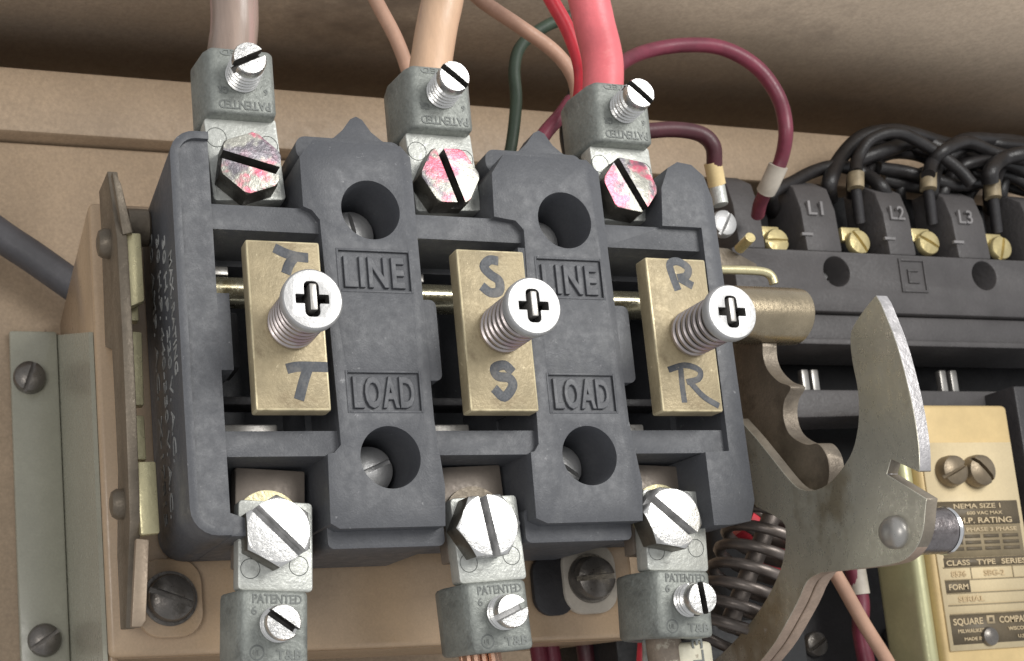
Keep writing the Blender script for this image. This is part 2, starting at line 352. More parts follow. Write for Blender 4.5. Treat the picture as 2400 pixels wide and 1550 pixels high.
add.append((P2([(.14,1.24),(.21,1.325),(.64,1.325),(.685,1.27),(.69,.0),(.715,-.30),(.70,-.485),(.20,-.485),(.16,-.46),(.17,-.15),(.20,-.145),(.235,-.11),(.215,.94),(.18,.985),(.14,1.0)],-.7,.0),'UNION'))
add.append((P2([(1.10,1.22),(1.17,1.32),(1.62,1.32),(1.68,1.26),(1.695,.0),(1.73,-.30),(1.71,-.485),(1.21,-.485),(1.155,-.46),(1.16,-.15),(1.18,-.145),(1.205,-.11),(1.24,.94),(1.20,.985),(1.09,1.0)],-.7,.0),'UNION'))
add.append((X2(-.3,2.26,.888,1.005,-.6,-.036),'UNION'))
add.append((X2(-.3,2.26,-.152,-.038,-.6,-.036),'UNION'))
for bx in (.17,1.14):   # stepped flange and pointed tab at the ends of each boss
    add.append((P2(rrect(bx+.0,bx+.56,-.562,-.40,.03),-.80,-.09),'UNION'))
    add.append((P2(rrect(bx-.01,bx+.52,1.28,1.40,.05),-.80,-.11),'UNION'))
    add.append((P2([(bx+.13,1.39),(bx+.19,1.415),(bx+.235,1.455),(bx+.28,1.515),(bx+.31,1.53),(bx+.34,1.515),(bx+.38,1.455),(bx+.43,1.415),(bx+.49,1.39)],-.24,-.13),'UNION'))
add.append((X2(-.29,-.225,.235,.585,-.6,-.004),'UNION'))
for bx in (.68,1.69): add.append((P2(rrect(bx,bx+.07,.19,.575,.03,4,(1,0,0,1)),-.6,-.003),'UNION'))
add.append((X2(1.2,1.24,.1,.85,-.6,-.004),'UNION'))
for k in range(3):      # deep windows
    add.append((X2(k-.278,k+ (.2 if k<1 else .2),.0,.86,-.78,-.35),'DIFFERENCE'))
for bx in (.465,1.465):
    for hy in (1.0,-.1675):
        add.append((cyl(B(),(bx,hy,0),(0,0,1),.1435,-.62,.2,56),'DIFFERENCE'))
# recess of the left cheek, label panels
add.append((P2(rrect(-.422,-.15,-.462,1.296,.085,6,(0,1,1,0)),-.024,.1),'DIFFERENCE'))
for bx in (0,1):
    for y0,y1 in ((.612,.798),(.047,.222)):
        add.append((X2(bx+.29,bx+.632,y0,y1,-.012,.1),'DIFFERENCE'))
bm = boolean(base, add)
housing = part('housing', bevel(bm,.011,2,35), M['bakelite'], sw, sharp=30, edge=M['worn_bakelite'])
for bx in (0,1):
    for s,y0 in (('LINE',.632),('LOAD',.066)):
        part('raised_text', text_bm(s,(bx+.312,y0,-.012),(1,0,0),(0,1,0),.195,.295,.020,.018,space=1.12,bev=.004), M['bakelite'], sw)
    for y0,y1 in ((.612,.798),(.047,.222)):
        rim=B(); x0,x1=bx+.29,bx+.632
        for q in ((x0-.012,x0,y0-.012,y1+.012),(x1,x1+.012,y0-.012,y1+.012),(x0,x1,y0-.012,y0),(x0,x1,y1,y1+.012)): box(rim,*q,-.01,.003)
        part('label_rim', bevel(rim,.004), M['bakelite'], sw)
# printed rating on the left cheek, running down the wall
PR = B()
lines = [('MAX. RATING', -.10,.80,.56),('30 H.P. 220 V. A.C.', -.245,.93,1.05),('30 H.P. 440-550 V. A.C.', -.40,1.0,1.35),('100 AMP. A.C.  X-17815', -.58,1.14,1.50)]
for s,z,y,wd in lines:
    b2 = text_bm(s,(-.4625,y,z-.05),(0,-1,0),(0,0,1),.105,wd,.003,.004)
    me=bpy.data.meshes.new('x'); b2.to_mesh(me); b2.free(); PR.from_mesh(me); bpy.data.meshes.remove(me)
part('printed_text', PR, M['white_print'], sw)
for (bx,hy,a) in ((.465,1.0,100),(1.465,1.0,105),(.465,-.1675,22),(1.465,-.1675,-32)):
    part('mounting_screw', slotted(.122,.10,-.34,(bx,hy),a,.8,.09,.5), M['matte_zinc'], sw)
# rotor shaft seen through the windows
sh=B(); cyl(sh,(0,.69,-.3),(1,0,0),.072,-.24,2.9)
part('rotor_shaft', sh, M['shaft'], sw)
for k in range(3):
    bl=B(); box(bl,k-.262,k+.08,-.03,.10,-.56,-.46); part('fixed_contact', bevel(bl,.01), M['blade'], sw)
    bl=B(); box(bl,k-.262,k-.14,.80,.845,-.40,-.36); part('contact_clip', bevel(bl,.006), M['blade'], sw)
    bl=B(); box(bl,k-.19,k-.15,.30,.56,-.42,-.2); box(bl,k-.27,k+.18,.18,.22,-.55,-.40); part('arc_shield', bevel(bl,.006), M['black'], sw)

# ------------------------------------------------------------------ moving contact bars with their pole screws
def src(u,v,z): return un(u,v,2,z)
def z5(x,y): return (400+x/2.9614, 480+y/2.9614)
def z6(x,y): return (950+x/2.9614, 480+y/2.9614)
def z7(x,y): return (1450+x/2.5105, 480+y/2.5105)
ZB=.1056
letters = {
 0:([[z5(718,300),z5(790,335),z5(870,360),z5(955,370)],[z5(860,360),z5(820,420),z5(800,480)]],
    [[z5(805,1140),z5(880,1125),z5(980,1125),z5(1090,1128)],[z5(955,1130),z5(925,1220),z5(890,1355)]]),
 1:([[z6(645,392),z6(585,385),z6(545,430),z6(590,485),z6(650,530),z6(650,600),z6(590,610),z6(530,565)]],
    [[z6(745,1165),z6(690,1115),z6(620,1135),z6(640,1190),z6(720,1205),z6(745,1260),z6(685,1335),z6(615,1275)]]),
 2:([[z6(1893,595),z6(1860,510),z6(1835,415),z6(1890,395),z6(1960,440),z6(1950,495),z6(1890,510)],[z6(1900,510),z6(1995,565)]],
    [[z7(388,1165),z7(375,1070),z7(365,965)],[z7(292,972),z7(390,945),z7(475,975),z7(470,1025),z7(400,1045)],[z7(420,1045),z7(500,1130),z7(590,1185)]]),
}
names3=['T','S','R']; hd_ang=[0,0,0]
barlab=['brass contact bar marked T behind the leftmost spring screw','brass contact bar marked S in the middle window','brass contact bar marked R in the right window']
bar_x=[(-.166,.166),(.829,1.166),(1.819,2.148)]
for k in range(3):
    t=thing('contact_bar',barlab[k],'contact bar',(k,.4,0),'brass contact bars')
    x0,x1=bar_x[k]; x0-=.004; x1+=.002
    part('bar', bevel(box(B(),x0,x1,.018,.786,.015,ZB),.010,2), M['brass'], t, edge=M['bright_brass'])
    for n_,grp in enumerate(letters[k]):
        L_=B()
        for q,st in enumerate(grp):
            pts=[src(*p,ZB) for p in st]
            stroke(L_,[(p.x,p.y) for p in pts],(.0235 if n_==0 or k==1 else .024) if k<2 else (.021 if n_==0 else .0155),ZB+.0004*q)
        part('marker_letter', L_, M['marker'], t)
    cx_,cy_=k+.012,.4004
    # threaded sleeve: coarse rolled rings
    prof=[(.06,-.02)]; z=.07
    while z<.375:
        prof+= [(.090,z),(.105,z+.005),(.1135,z+.011),(.115,z+.018),(.1135,z+.025),(.105,z+.031),(.090,z+.036)]; z+=.0405
    prof+=[(.100,.379),(.093,.379),(.093,.32),(0,.32)]
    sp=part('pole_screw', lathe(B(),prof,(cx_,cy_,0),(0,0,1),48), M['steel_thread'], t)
    sp.data.materials.append(M['slot_dark'])  # thread grooves coloured dark to carry their shade
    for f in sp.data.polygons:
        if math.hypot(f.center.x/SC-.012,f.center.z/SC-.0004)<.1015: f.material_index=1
    hr=.131
    disc=lathe(B(),[(hr-.012,.378),(hr,.392),(hr,.424),(hr-.008,.4345),(0,.4345)],(cx_,cy_,0),(0,0,1),64)
    ah,aw,bh,bw=.076,.026,.074,.0195
    def arm(x0,x1,y0,y1,r): 
        q=P2([(a+cx_,b+cy_) for a,b in rrect(x0,x1,y0,y1,r,4)],.33,.6); return q
    cuts=[(arm(-aw-.010,aw+.003,-ah,ah,.022),'DIFFERENCE'),(arm(-bh,bh-.004,-bw,bw,.004),'DIFFERENCE'),(P2([(cx_-.05,cy_),(cx_-.012,cy_-.046),(cx_+.01,cy_-.046),(cx_+.048,cy_),(cx_+.01,cy_+.04),(cx_-.012,cy_+.046)],.33,.6),'DIFFERENCE')]
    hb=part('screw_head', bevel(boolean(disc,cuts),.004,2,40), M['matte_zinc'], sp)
    hb.data.materials.append(M['recess'])  # cross walls coloured darker to carry the recess shade
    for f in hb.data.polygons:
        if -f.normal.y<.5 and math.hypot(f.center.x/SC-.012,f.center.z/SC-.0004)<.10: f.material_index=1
    ROOT[hb]=ROOT[t]
    fin=B(); box(fin,cx_-.010,cx_+.022,cy_-.045,cy_+.070,.326,.430)
    part('slot_blade', bevel(fin,.006), M['blade'], sp)
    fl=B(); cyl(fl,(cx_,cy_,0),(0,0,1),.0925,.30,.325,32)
    part('socket_floor', fl, M['slot_dark'], sp)  # dark floor colour stands for shade in the socket

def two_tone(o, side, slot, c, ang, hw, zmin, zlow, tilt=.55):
    # sides and driver slot in darker colours that stand for their shade
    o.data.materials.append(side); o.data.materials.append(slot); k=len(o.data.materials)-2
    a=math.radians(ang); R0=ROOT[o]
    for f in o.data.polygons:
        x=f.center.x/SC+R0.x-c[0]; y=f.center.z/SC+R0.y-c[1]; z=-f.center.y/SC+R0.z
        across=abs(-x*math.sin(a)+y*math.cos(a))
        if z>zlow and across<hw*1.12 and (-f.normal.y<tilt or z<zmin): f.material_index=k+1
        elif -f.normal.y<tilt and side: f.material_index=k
# ------------------------------------------------------------------ terminal lugs
def hexbolt(c, R_, z0, h, rot, slot_ang, seed=None, ch_=.87):
    pts=[(c[0]+R_*math.cos(math.radians(rot+60*i)),c[1]+R_*math.sin(math.radians(rot+60*i))) for i in range(6)]
    hx=prism(B(),pts,'z',z0,z0+h)
    cone=lathe(B(),[(R_*1.6,z0-.05),(R_*1.6,z0+h*.70),(R_*1.01,z0+h*.88),(R_*ch_,z0+h*.995),(R_*(ch_-.02),z0+h*1.0),(0,z0+h*1.004)],(c[0],c[1],0),(0,0,1),64)
    sl=box(B(),-R_*1.4,R_*1.4,-R_*.13,R_*.13,z0+h*.42,z0+h*2)
    sl.transform(Matrix.Translation((c[0],c[1],0))@Matrix.Rotation(math.radians(slot_ang),4,'Z'))
    return bevel(boolean(hx,[(cone,'INTERSECT'),(sl,'DIFFERENCE')]),.003,1,40)
def setscrew(c, r, z0, z1, ang, neck=0.):
    prof=[(r*.9,z0-.12)]; z=z0-.05
    while z<z1-.066: prof+=[(r*.86,z),(r*1.03,z+.008),(r*1.03,z+.013),(r*.86,z+.022)]; z+=.024
    prof+=[(r*.88,z1-.045),(r*1.0,z1-.038),(r*1.0,z1-.010),(r*.93,z1),(0,z1+.002)]
    sl=box(B(),-r*1.4,r*1.4,-r*.20,r*.20,z1-.065,z1+.1)
    sl.transform(Matrix.Translation((c[0],c[1],0))@Matrix.Rotation(math.radians(ang),4,'Z'))
    return boolean(lathe(B(),prof,(c[0],c[1],0),(0,0,1),40),[(sl,'DIFFERENCE')])
top=[dict(cx=-.083,ss=27,hs=-14,hr=20,lab='upper lug in the T row, under the brown cable',hx=(-.085,1.205),sd=2.0),
     dict(cx=.915,ss=-38,hs=-72,hr=2,lab='upper lug in the S row, under the peach cable',hx=(.893,1.205),sd=7.3),
     dict(cx=1.918,ss=-40,hs=-62,hr=52,lab='upper lug in the R row, under the pink red cable',hx=(1.868,1.215),sd=12.9)]
bot=[dict(cx=-.075,ss=-33,hs=-42,hr=33,lab='lower lug of the T pole, leftmost along the bottom edge',hx=(-.08,-.487),dy=.0),
     dict(cx=.945,ss=20,hs=-83,hr=1,lab='lower lug in the middle of the bottom edge, bare copper strands below it',hx=(.912,-.487),dy=.0),
     dict(cx=1.95,ss=-82,hs=-38,hr=52,lab='lower lug of the R pole beside the coil spring',hx=(1.876,-.475),dy=.02)]
def joinb(dst, b2):
    me=bpy.data.meshes.new('x'); b2.to_mesh(me); b2.free(); dst.from_mesh(me); bpy.data.meshes.remove(me)
for k,q in enumerate(top):
    c=q['cx']; t=thing('terminal_lug','aluminium screw '+q['lab'],'terminal lug',(c,1.1,-.4),'upper terminal lugs')
    tb_=bevel(P2(rrect(c-.172,c+.176,1.085,1.49,.02,3),-.245,-.15),.008); tb_.transform(Matrix.Translation((c,1.35,0))@Matrix.Rotation(math.radians((3.5,3.5,2)[k]),4,'Z')@Matrix.Translation((-c,-1.35,0)))
    part('tongue', tb_, M['tongue'], t)
    # barrel: flat face with a bulging round back
    pr=[(c-.145,-.08),(c+.14,-.08),(c+.155,-.10),(c+.17,-.28),(c+.15,-.38),(c+.10,-.47),(c+.0,-.51),(c-.10,-.47),(c-.18,-.38),(c-.20,-.28),(c-.175,-.13)]
    bb=prism(B(),pr,'y',1.475,1.80)
    hole=cyl(B(),(c-.01,1.4,-.30),(0,1,0),.125,.2,.6,32)
    part('barrel', bevel(boolean(bb,[(hole,'DIFFERENCE')]),.022,3,35), M['lug'], t)
    sx_=c-.003; sy=1.655
    ring=lathe(B(),[(.084,-.085),(.094,-.079),(.084,-.076)],(sx_,sy,0),(0,0,1),32)
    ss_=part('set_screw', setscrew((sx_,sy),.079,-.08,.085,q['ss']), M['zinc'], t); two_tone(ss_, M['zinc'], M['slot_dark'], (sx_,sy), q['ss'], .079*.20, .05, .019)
    b3=part('hex_bolt', hexbolt(q['hx'],.155,-.148,.13,q['hr'],q['hs'],ch_=.95), painted_bolt('painted_bolt',q['sd']), t, 'white hex bolt smeared with red and black marking paint')
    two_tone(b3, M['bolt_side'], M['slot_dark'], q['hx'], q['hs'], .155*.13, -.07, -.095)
    tx=B()
    for s,xx,yy,sz,wd in (('PATENTED',c+.125,1.535,.058,.245),('GR',c+.118-.19,1.60,.048,.05),('6',c-.0-.118+.235,1.60,.04,.02),('NTED',c+.08,1.785,.04,.18)):
        joinb(tx,text_bm(s,(xx,yy,-.079),(-1,0,0),(0,-1,0),sz,wd,.004,.02))
    part('stamped_text', tx, M['stamp'], t)
    rg=B()
    for xx,yy in ((c-.125,1.385),(c+.12,1.36)): lathe(rg,[(.044,-.152),(.047,-.1475),(.051,-.152)],(xx,yy,0),(0,0,1),28,False)
    part('stamped_ring', rg, M['stamp'], t)
    st=B(); box(st,c-.14,c+.15,.96,1.2,-.33,-.25); part('terminal_strap', st, M['blade'], t)
for k,q in enumerate(bot):
    c=q['cx']; dy=q['dy']; t=thing('terminal_lug','aluminium screw '+q['lab'],'terminal lug',(c,-1.1,-.4),'lower terminal lugs')
    part('tongue', bevel(P2(rrect(c-.155,c+.185,-.735+dy,-.335+dy,.02,3),-.21,-.115),.008), M['tongue'], t)
    pr=[(c-.145,-.05),(c+.13,-.05),(c+.145,-.07),(c+.165,-.26),(c+.14,-.36),(c+.09,-.45),(c+.0,-.49),(c-.10,-.45),(c-.18,-.36),(c-.20,-.26),(c-.17,-.10)]
    bb=prism(B(),pr,'y',-1.06+dy,-.738+dy)
    hole=cyl(B(),(c-.01,-1.2,-.29),(0,1,0),.115,-.2,.4,32)
    part('barrel', bevel(boolean(bb,[(hole,'DIFFERENCE')]),.022,3,35), M['lug'], t)
    ss_=part('set_screw', setscrew((c+.005,-.885+dy),.078,-.05,.06 if k<2 else .075,q['ss']), M['zinc'], t); two_tone(ss_, M['zinc'], M['slot_dark'] if k!=1 else M['slot_shade'], (c+.005,-.885+dy), q['ss'], .078*.20, .03, -.006 if k<2 else .009)
    part('hex_bolt', hexbolt(q['hx'],.160,-.113,.125,q['hr'],q['hs']), M['zinc'], t); two_tone([c_ for c_ in t.children if c_.name.startswith('hex_bolt')][0], M['bolt_side'], M['slot_shade'], q['hx'], q['hs'], .160*.13, -.04, -.062)
    tx=B()
    for s,xx,yy,sz,wd in (('PATENTED',c-.105,-.795+dy,.055,.22),('6',c-.11,-.845+dy,.05,.025),('T&B',c+.0,-1.035+dy,.058,.115)):
        joinb(tx,text_bm(s,(xx,yy,-.049),(1,0,0),(0,1,0),sz,wd,.004,.02))
    lathe(tx,[(.026,-.050),(.030,-.0475),(.034,-.050)],(c-.085,-1.008+dy,0),(0,0,1),28,False)
    joinb(tx,text_bm('UL',(c-.101,-1.021+dy,-.049),(1,0,0),(0,1,0),.034,.03,.004,.01))
    part('stamped_text', tx, M['stamp'], t)
    rg=B()
    for xx,yy in ((c-.10,-.64),(c+.12,-.62)): lathe(rg,[(.040,-.117),(.043,-.1125),(.047,-.117)],(xx,yy+dy,0),(0,0,1),28,False)
    part('stamped_ring', rg, M['stamp'], t)
    st=B(); box(st,c-.14,c+.19,-.62,-.16,-.34,-.25); part('terminal_strap', bevel(st,.01), M['strap'], t)
    ws=B(); cyl(ws,(c-.0+.01,-.42,0),(0,0,1),.155,-.248,-.222,48); part('lock_washer', ws, M['yellow_zinc'] if k!=1 else M['linkage'], t)
    th=math.radians((-4,2,-3)[k]); pv=Vector((*q['hx'],-.1)); d_=ROOT[t]-pv; R3=Matrix.Rotation(th,3,'Z')
    t.location=W3@(pv+R3@d_)*SC; t.rotation_euler=(0,-th,0)

# ------------------------------------------------------------------ power cables into the upper lugs
def cable(name,label,pts,r,m,cat='cable',group=None,seg=24,radii=None):
    P=[tuple(p) for p in pts]; return single(name, tube(B(),P,r,8,seg,radii=radii), m, label, cat, P[-1], group)
cable('power_cable','thick glossy brown cable entering the leftmost upper lug',[at(541,-260,-.1),at(543,-60,-.25),at(546,60,-.3),(-.083,1.83,-.3),(-.083,1.66,-.3)],.118,M['mauve'],group='thick power cables')
cable('power_cable','thick peach coloured cable entering the middle upper lug',[at(1060,-220,-.1),at(1036,-30,-.25),at(1018,60,-.3),at(1005,140,-.3),(.91,1.66,-.3)],.108,M['tan'],group='thick power cables')
cable('power_cable','thick pink red cable entering the right upper lug',[at(1310,-260,-.2),at(1362,-40,-.27),at(1385,60,-.3),at(1405,160,-.3),(1.91,1.66,-.3)],.106,M['red'],group='thick power cables')
# thin wires behind
cable('peach_wire','thin peach wire slanting down to the left side of the middle upper lug',[at(845,-60,-.9),at(880,10,-.9),at(922,90,-.9),at(950,165,-.9),at(975,260,-.9)],.040,M['peach'],'wire',seg=14)
cable('peach_wire','thin peach wire arching from top centre down behind the pink red cable',[at(1075,-40,-.9),at(1130,8,-.9),at(1210,62,-.9),at(1290,120,-.9),at(1335,180,-.9),at(1345,250,-.9),at(1340,330,-.9)],.040,M['peach'],'wire',seg=14)
cable('green_wire','dark green wire curving between the middle and right lugs',[at(1330,38,-1.3),at(1270,62,-1.3),at(1215,105,-1.3),at(1198,160,-1.3),at(1202,240,-1.3),at(1190,345,-1.3),at(1170,420,-1.3)],.038,M['green'],'wire',seg=14)
cable('red_wire','thin bright red wire running beside the left edge of the pink red cable',[at(1250,-60,-.6),at(1290,10,-.6),at(1325,75,-.6),at(1350,150,-.6),at(1352,215,-.6),at(1335,290,-.7)],.040,M['redwire'],'wire',seg=14)
cable('maroon_wire','long maroon wire looping high over the right lug to the contactor terminals',[at(1405,210,-1.0),at(1440,155,-1.1),at(1500,122,-1.2),at(1590,106,-1.2),at(1680,112,-1.2),at(1760,155,-1.2),at(1812,225,-1.2),at(1830,300,-1.2),at(1820,370,-1.3),at(1795,425,-1.4),at(1772,470,-1.6),at(1765,500,-1.75)],.046,M['maroon'],'wire',seg=16)
cable('wire_ferrule','pale crimp ferrule on the maroon wire above the contactor',[at(1813,386,-1.32),at(1795,425,-1.4),at(1784,446,-1.46)],.064,M['sleeve'],'ferrule',seg=18)
cable('maroon_wire','dark maroon wire bending down beside the block at upper right',[at(1500,306,-.9),at(1570,302,-.9),at(1630,312,-.9),at(1660,340,-.9),at(1664,385,-.95),at(1668,420,-1.0)],.046,M['darkmaroon'],'wire',seg=16)
cable('wire_ferrule','yellow crimp ferrule just right of the block top corner',[at(1660,378,-.95),at(1670,432,-1.0)],.052,M['yellowsleeve'],'ferrule',seg=18)
cable('wire_ferrule','pale silver ferrule under the yellow one at block top right',[at(1670,434,-1.0),at(1678,478,-1.0)],.046,M['tongue'],'ferrule',seg=18)
cable('maroon_wire','short maroon wire tucked behind the second pointed tab',[at(1330,235,-1.1),at(1305,270,-1.1),at(1270,310,-1.1),at(1240,360,-1.1)],.046,M['maroon'],'wire',seg=14)
cable('black_wire','black wire passing down behind the right upper lug',[at(1345,200,-1.2),at(1330,260,-1.2),at(1322,320,-1.2),at(1345,420,-1.2)],.05,M['blackwire'],'wire',seg=14)

# ------------------------------------------------------------------ left linkage
LX=-.65
t=thing('left_linkage','tall narrow bronzed steel linkage bar at the left of the block','linkage',(LX,-.8,-.6))
lk_px=[(261,402),(284,560),(298,815),(304,950),(314,1222),(304,1474),(292,1476),(284,1300),(286,1106),(279,950),(272,819),(256,815),(246,533),(241,448)]
lk=[(un(u,v,0,LX).y, un(u,v,0,LX).z) for u,v in lk_px]
part('bar', bevel(prism(B(),lk,'x',LX-.02,LX+.03),.006,2), M['linkage'], t)
def AP(u,v,z): p=un(u,v,2,z); return (p.x,p.y)
part('upper_face', bevel(P2([AP(*q,-.3) for q in ((262,402),(272,408),(284,430),(312,545),(288,550))],-.36,-.31) if False else prism(B(),[AP(*q,-.3) for q in ((262,402),(272,408),(284,430),(312,545),(288,550))],'z',-.35,-.30),.006), M['linkage'], t)
part('lower_flange', bevel(prism(B(),[AP(*q,-.3) for q in ((319,1262),(350,1265),(342,1455),(332,1470),(308,1470))],'z',-.35,-.30),.006), M['flange_brown'], t)
for u,v in ((256,572),(288,1182)):
    q=un(u,v,0,LX-.02); rv=B(); lathe(rv,[(.072,0),(.072,.03),(.058,.052),(.03,.06),(0,.061)],(LX-.02,q.y,q.z),(-1,0,0),28); part('rivet', rv, M['linkage'], t)
for q4 in (((290,545),(331,545),(340,705),(300,722)),((318,1082),(366,1080),(376,1250),(330,1256))):
    tb=prism(B(),[AP(*q,-.33) for q in q4],'z',-.38,-.33); part('tab', bevel(tb,.012,2), M['yellow_zinc'], t)
for q4 in (((296,712),(325,712),(326,752),(297,752)),((300,775),(333,778),(338,950),(304,950)),((306,972),(338,974),(344,1078),(310,1078))):
    tb=prism(B(),[AP(*q,-.40) for q in q4],'z',-.46,-.40); part('spacer', bevel(tb,.008), M['yellow_zinc'], t)
# pivot boss behind the bar
single('pivot_boss', cyl(B(),(-.58,1.13,-.62),(1,0,0),.09,.0,.118,32,.01), M['linkage'],'round brown pivot boss between linkage bar and switch block','pivot',(-.58,1.13,-.62))

# foot screws
def foot(u,v,ang,lb,m1,m2,hole=False):
    p=at(u,v,-.78); t=thing('foot_screw',lb,'screw',(p.x,p.y,-.9),'mounting screws along the pan')
    part('tab', bevel(P2(rrect(p.x-.16,p.x+.165,p.y-.19,p.y+.20,.12,6),-.895,-.84),.012), m1, t)
    part('washer', cyl(B(),(p.x,p.y,0),(0,0,1),.135,-.838,-.822,40), m2, t)
    part('screw_head', slotted(.118,.085,-.822,(p.x,p.y),ang,.7,.13,.55), m2, t)
foot(400,1392,-22,'dark slotted screw in a rounded tab below the left corner of the block',M['cream'],M['steel_dark'])
foot(1388,1345,2,'dark slotted screw in a pale tab between the middle and right lower lugs',M['sleeve'],M['steel_dark'])
pp=at(1290,1365,-.86); single('hole_pad', bevel(P2(rrect(pp.x-.12,pp.x+.12,pp.y-.16,pp.y+.17,.1,6),-.898,-.86),.01), M['black'],'black pad for the dark hole beside the pale screw tab under the block','pad',(pp.x,pp.y,-.9))  # black pad drawn in place of the dark hole

# ------------------------------------------------------------------ right: rotor roller, cam plate, hook, spring
single('shaft_roller', boolean(lathe(B(),[(.12,2.50),(.153,2.52),(.153,2.95),(.150,2.985),(.135,3.0),(0,3.0)],(0,.655,-.3),(1,0,0),48),[]), M['roller'],'glossy brown brass roller on the shaft behind the R screw','roller',(2.5,.655,-.3))
def YZ(pts,X): 
    out=[]
    for u,v in pts:
        p=atx(u,v,X); out.append((p.y,p.z))
    return out
def smooth2(pts,n=4):
    P=smoothpts([(p[0],p[1],0) for p in pts],n); return [(p.x,p.y) for p in P]
HX=2.60
hook_px=smooth2([(2040,688),(2012,722),(1985,765),(1980,800),(1986,850),(1996,900),(2000,950),(1997,1000),(1985,1050),(1962,1090),(1935,1122),(1905,1140),(1872,1142),(1845,1125),(1800,1070),(1760,1020)],3)+[(1720,975),(1700,1100),(1760,1180)]+smooth2([(1800,1200),(1828,1225),(1826,1292),(1808,1350),(1772,1416),(1721,1482),(1662,1540),(1590,1600)],3)+[(1690,1640)]+smooth2([(1772,1540),(1807,1494),(1855,1408),(1880,1354),(1912,1334)],3)+smooth2([(1990,1326),(2060,1318),(2105,1305),(2135,1275),(2150,1235),(2155,1185),(2158,1162)],3)+[(2065,1105),(2075,1070),(2140,1100)]+smooth2([(2142,1098),(2140,1040),(2128,960),(2110,880),(2088,800),(2063,735),(2045,692)],3)[:-1]
t=thing('operating_hook','worn grey steel hook plate with upright horn at the right','hook',(HX,-.7,.3))
hk=prism(B(),YZ(hook_px,HX),'x',HX,HX+.062)
bmesh.ops.triangulate(hk,faces=[f for f in hk.faces if len(f.verts)>4])
ho=part('plate', bevel(hk,.004,1,50), M['hook'], t)
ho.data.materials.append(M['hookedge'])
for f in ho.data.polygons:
    if abs(f.normal.x)<.5 and f.normal.y<.2 and f.center.z/SC-.7>-.45 and -f.center.y/SC+.3>.42 and f.normal.z>-.5 and -f.normal.y>.1: f.material_index=1  # front-facing horn edge takes the painted light
ho.data.materials.append(M['warm_edge']); ho.data.materials.append(M['dull_edge'])
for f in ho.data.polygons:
    if abs(f.normal.x)<.5 and f.material_index==0: f.material_index=2 if f.center.z/SC-.7<-.74 else 3  # lower arm edges take the painted warm reflection
# second lamination behind the lower arm
lam=smooth2([(1835,1240),(1826,1292),(1808,1350),(1772,1416),(1721,1482),(1662,1540),(1590,1600)],3)+[(1690,1640)]+smooth2([(1772,1540),(1807,1494),(1855,1408),(1880,1354),(1925,1300)],3)
l2=prism(B(),YZ(lam,HX),'x',HX+.074,HX+.138); bmesh.ops.triangulate(l2,faces=[f for f in l2.faces if len(f.verts)>4])
part('rear_plate', bevel(l2,.004,1,50), M['warm_edge'], t)
rp=atx(2086,1240,HX); rv=B(); lathe(rv,[(.076,0),(.074,.018),(.060,.038),(.032,.051),(0,.055)],(HX,rp.y,rp.z),(-1,0,0),32)
part('rivet', rv, M['blade'], t)
pn=B(); lathe(pn,[(.105,.063),(.105,.245)],(HX,rp.y,rp.z),(1,0,0),40); pin=part('pin', pn, M['pinsteel'], t)
cr=B(); lathe(cr,[(.085,.246),(.107,.248),(.110,.262),(.100,.278),(0,.281)],(HX,rp.y,rp.z),(1,0,0),40); part('pin_cap', cr, M['chrome'], pin)

CXp=2.74
cam_px=[(1660,700),(1730,770)]+smooth2([(1776,800),(1778,835),(1790,865),(1815,890),(1842,902),(1828,930),(1824,965),(1832,1000),(1850,1022),(1880,1036),(1905,1034),(1925,1060),(1932,1100),(1925,1140)],4)+[(1850,1190),(1740,1180),(1660,1000)]
t=thing('cam_plate','dark brown scalloped cam plate between the block and the hook','cam plate',(CXp,0,0))
cp=prism(B(),YZ(cam_px,CXp),'x',CXp,CXp+.09); bmesh.ops.triangulate(cp,faces=[f for f in cp.faces if len(f.verts)>4])
part('plate', bevel(cp,.006,1,50), M['cam'], t)

# coil spring
s0=at(1800,1195,-.62); s1=at(1690,1475,-.72); ax_=(s1-s0); Ls=ax_.length; u_,v_,d_=frame(ax_)
sp=[]; turns=7.5; RS=.195
for i in range(int(turns*18)+1):
    a=2*math.pi*i/18; f=i/(turns*18); sp.append(tuple(s0-ax_*.06+ax_*(f*1.15)+(u_*math.cos(a)+v_*math.sin(a))*RS))
single('coil_spring', tube(B(),sp,.031,1,12), M['spring'],'dark steel coil spring beside the lower right lug','spring',tuple(s1))
sc1=[s0-ax_*.05,s0+ax_*.5,s0+ax_*.98]
single('spring_core', tube(B(),[tuple(p) for p in sc1],.05,4,20), M['spring'],'dark guide rod running inside the coil spring','rod',tuple(s1))
cable('red_wire','bright red wire glimpsed through the turns of the coil spring',[at(1725,1215,-.88),at(1765,1245,-.88),at(1802,1290,-.88),at(1850,1345,-.9)],.10,M['redwire'],'wire',seg=14)

# brass pieces behind the right shoulder of the block
t=thing('contact_bracket','bent brass bracket standing behind the right edge of the block','bracket',tuple(at(1700,640,-.9)))
p0=at(1650,628,-.85); p1=at(1798,640,-.85); p2=at(1803,662,-.85)
bb=B(); tube(bb,[tuple(p0),tuple(at(1740,630,-.85)),tuple(at(1780,634,-.85)),tuple(at(1797,645,-.85)),tuple(p2)],.026,5,12)
part('clip', bb, M['yellow_zinc'], t)
q0,q1=at(1640,570,-.9),at(1772,618,-.9)
part('plate', bevel(P2([(q0.x,q0.y),(at(1700,575,-.9).x,at(1700,575,-.9).y),(at(1768,612,-.9).x,at(1768,612,-.9).y),(at(1770,628,-.9).x,at(1770,628,-.9).y),(q0.x,at(1650,624,-.9).y)],-.97,-.92),.006), M['linkage'], t)
st=at(1735,570,-.9); cyl(bx2:=B(),(st.x,st.y,0),(.35,.5,1),.03,-.9,-.9+.0001)if False else None
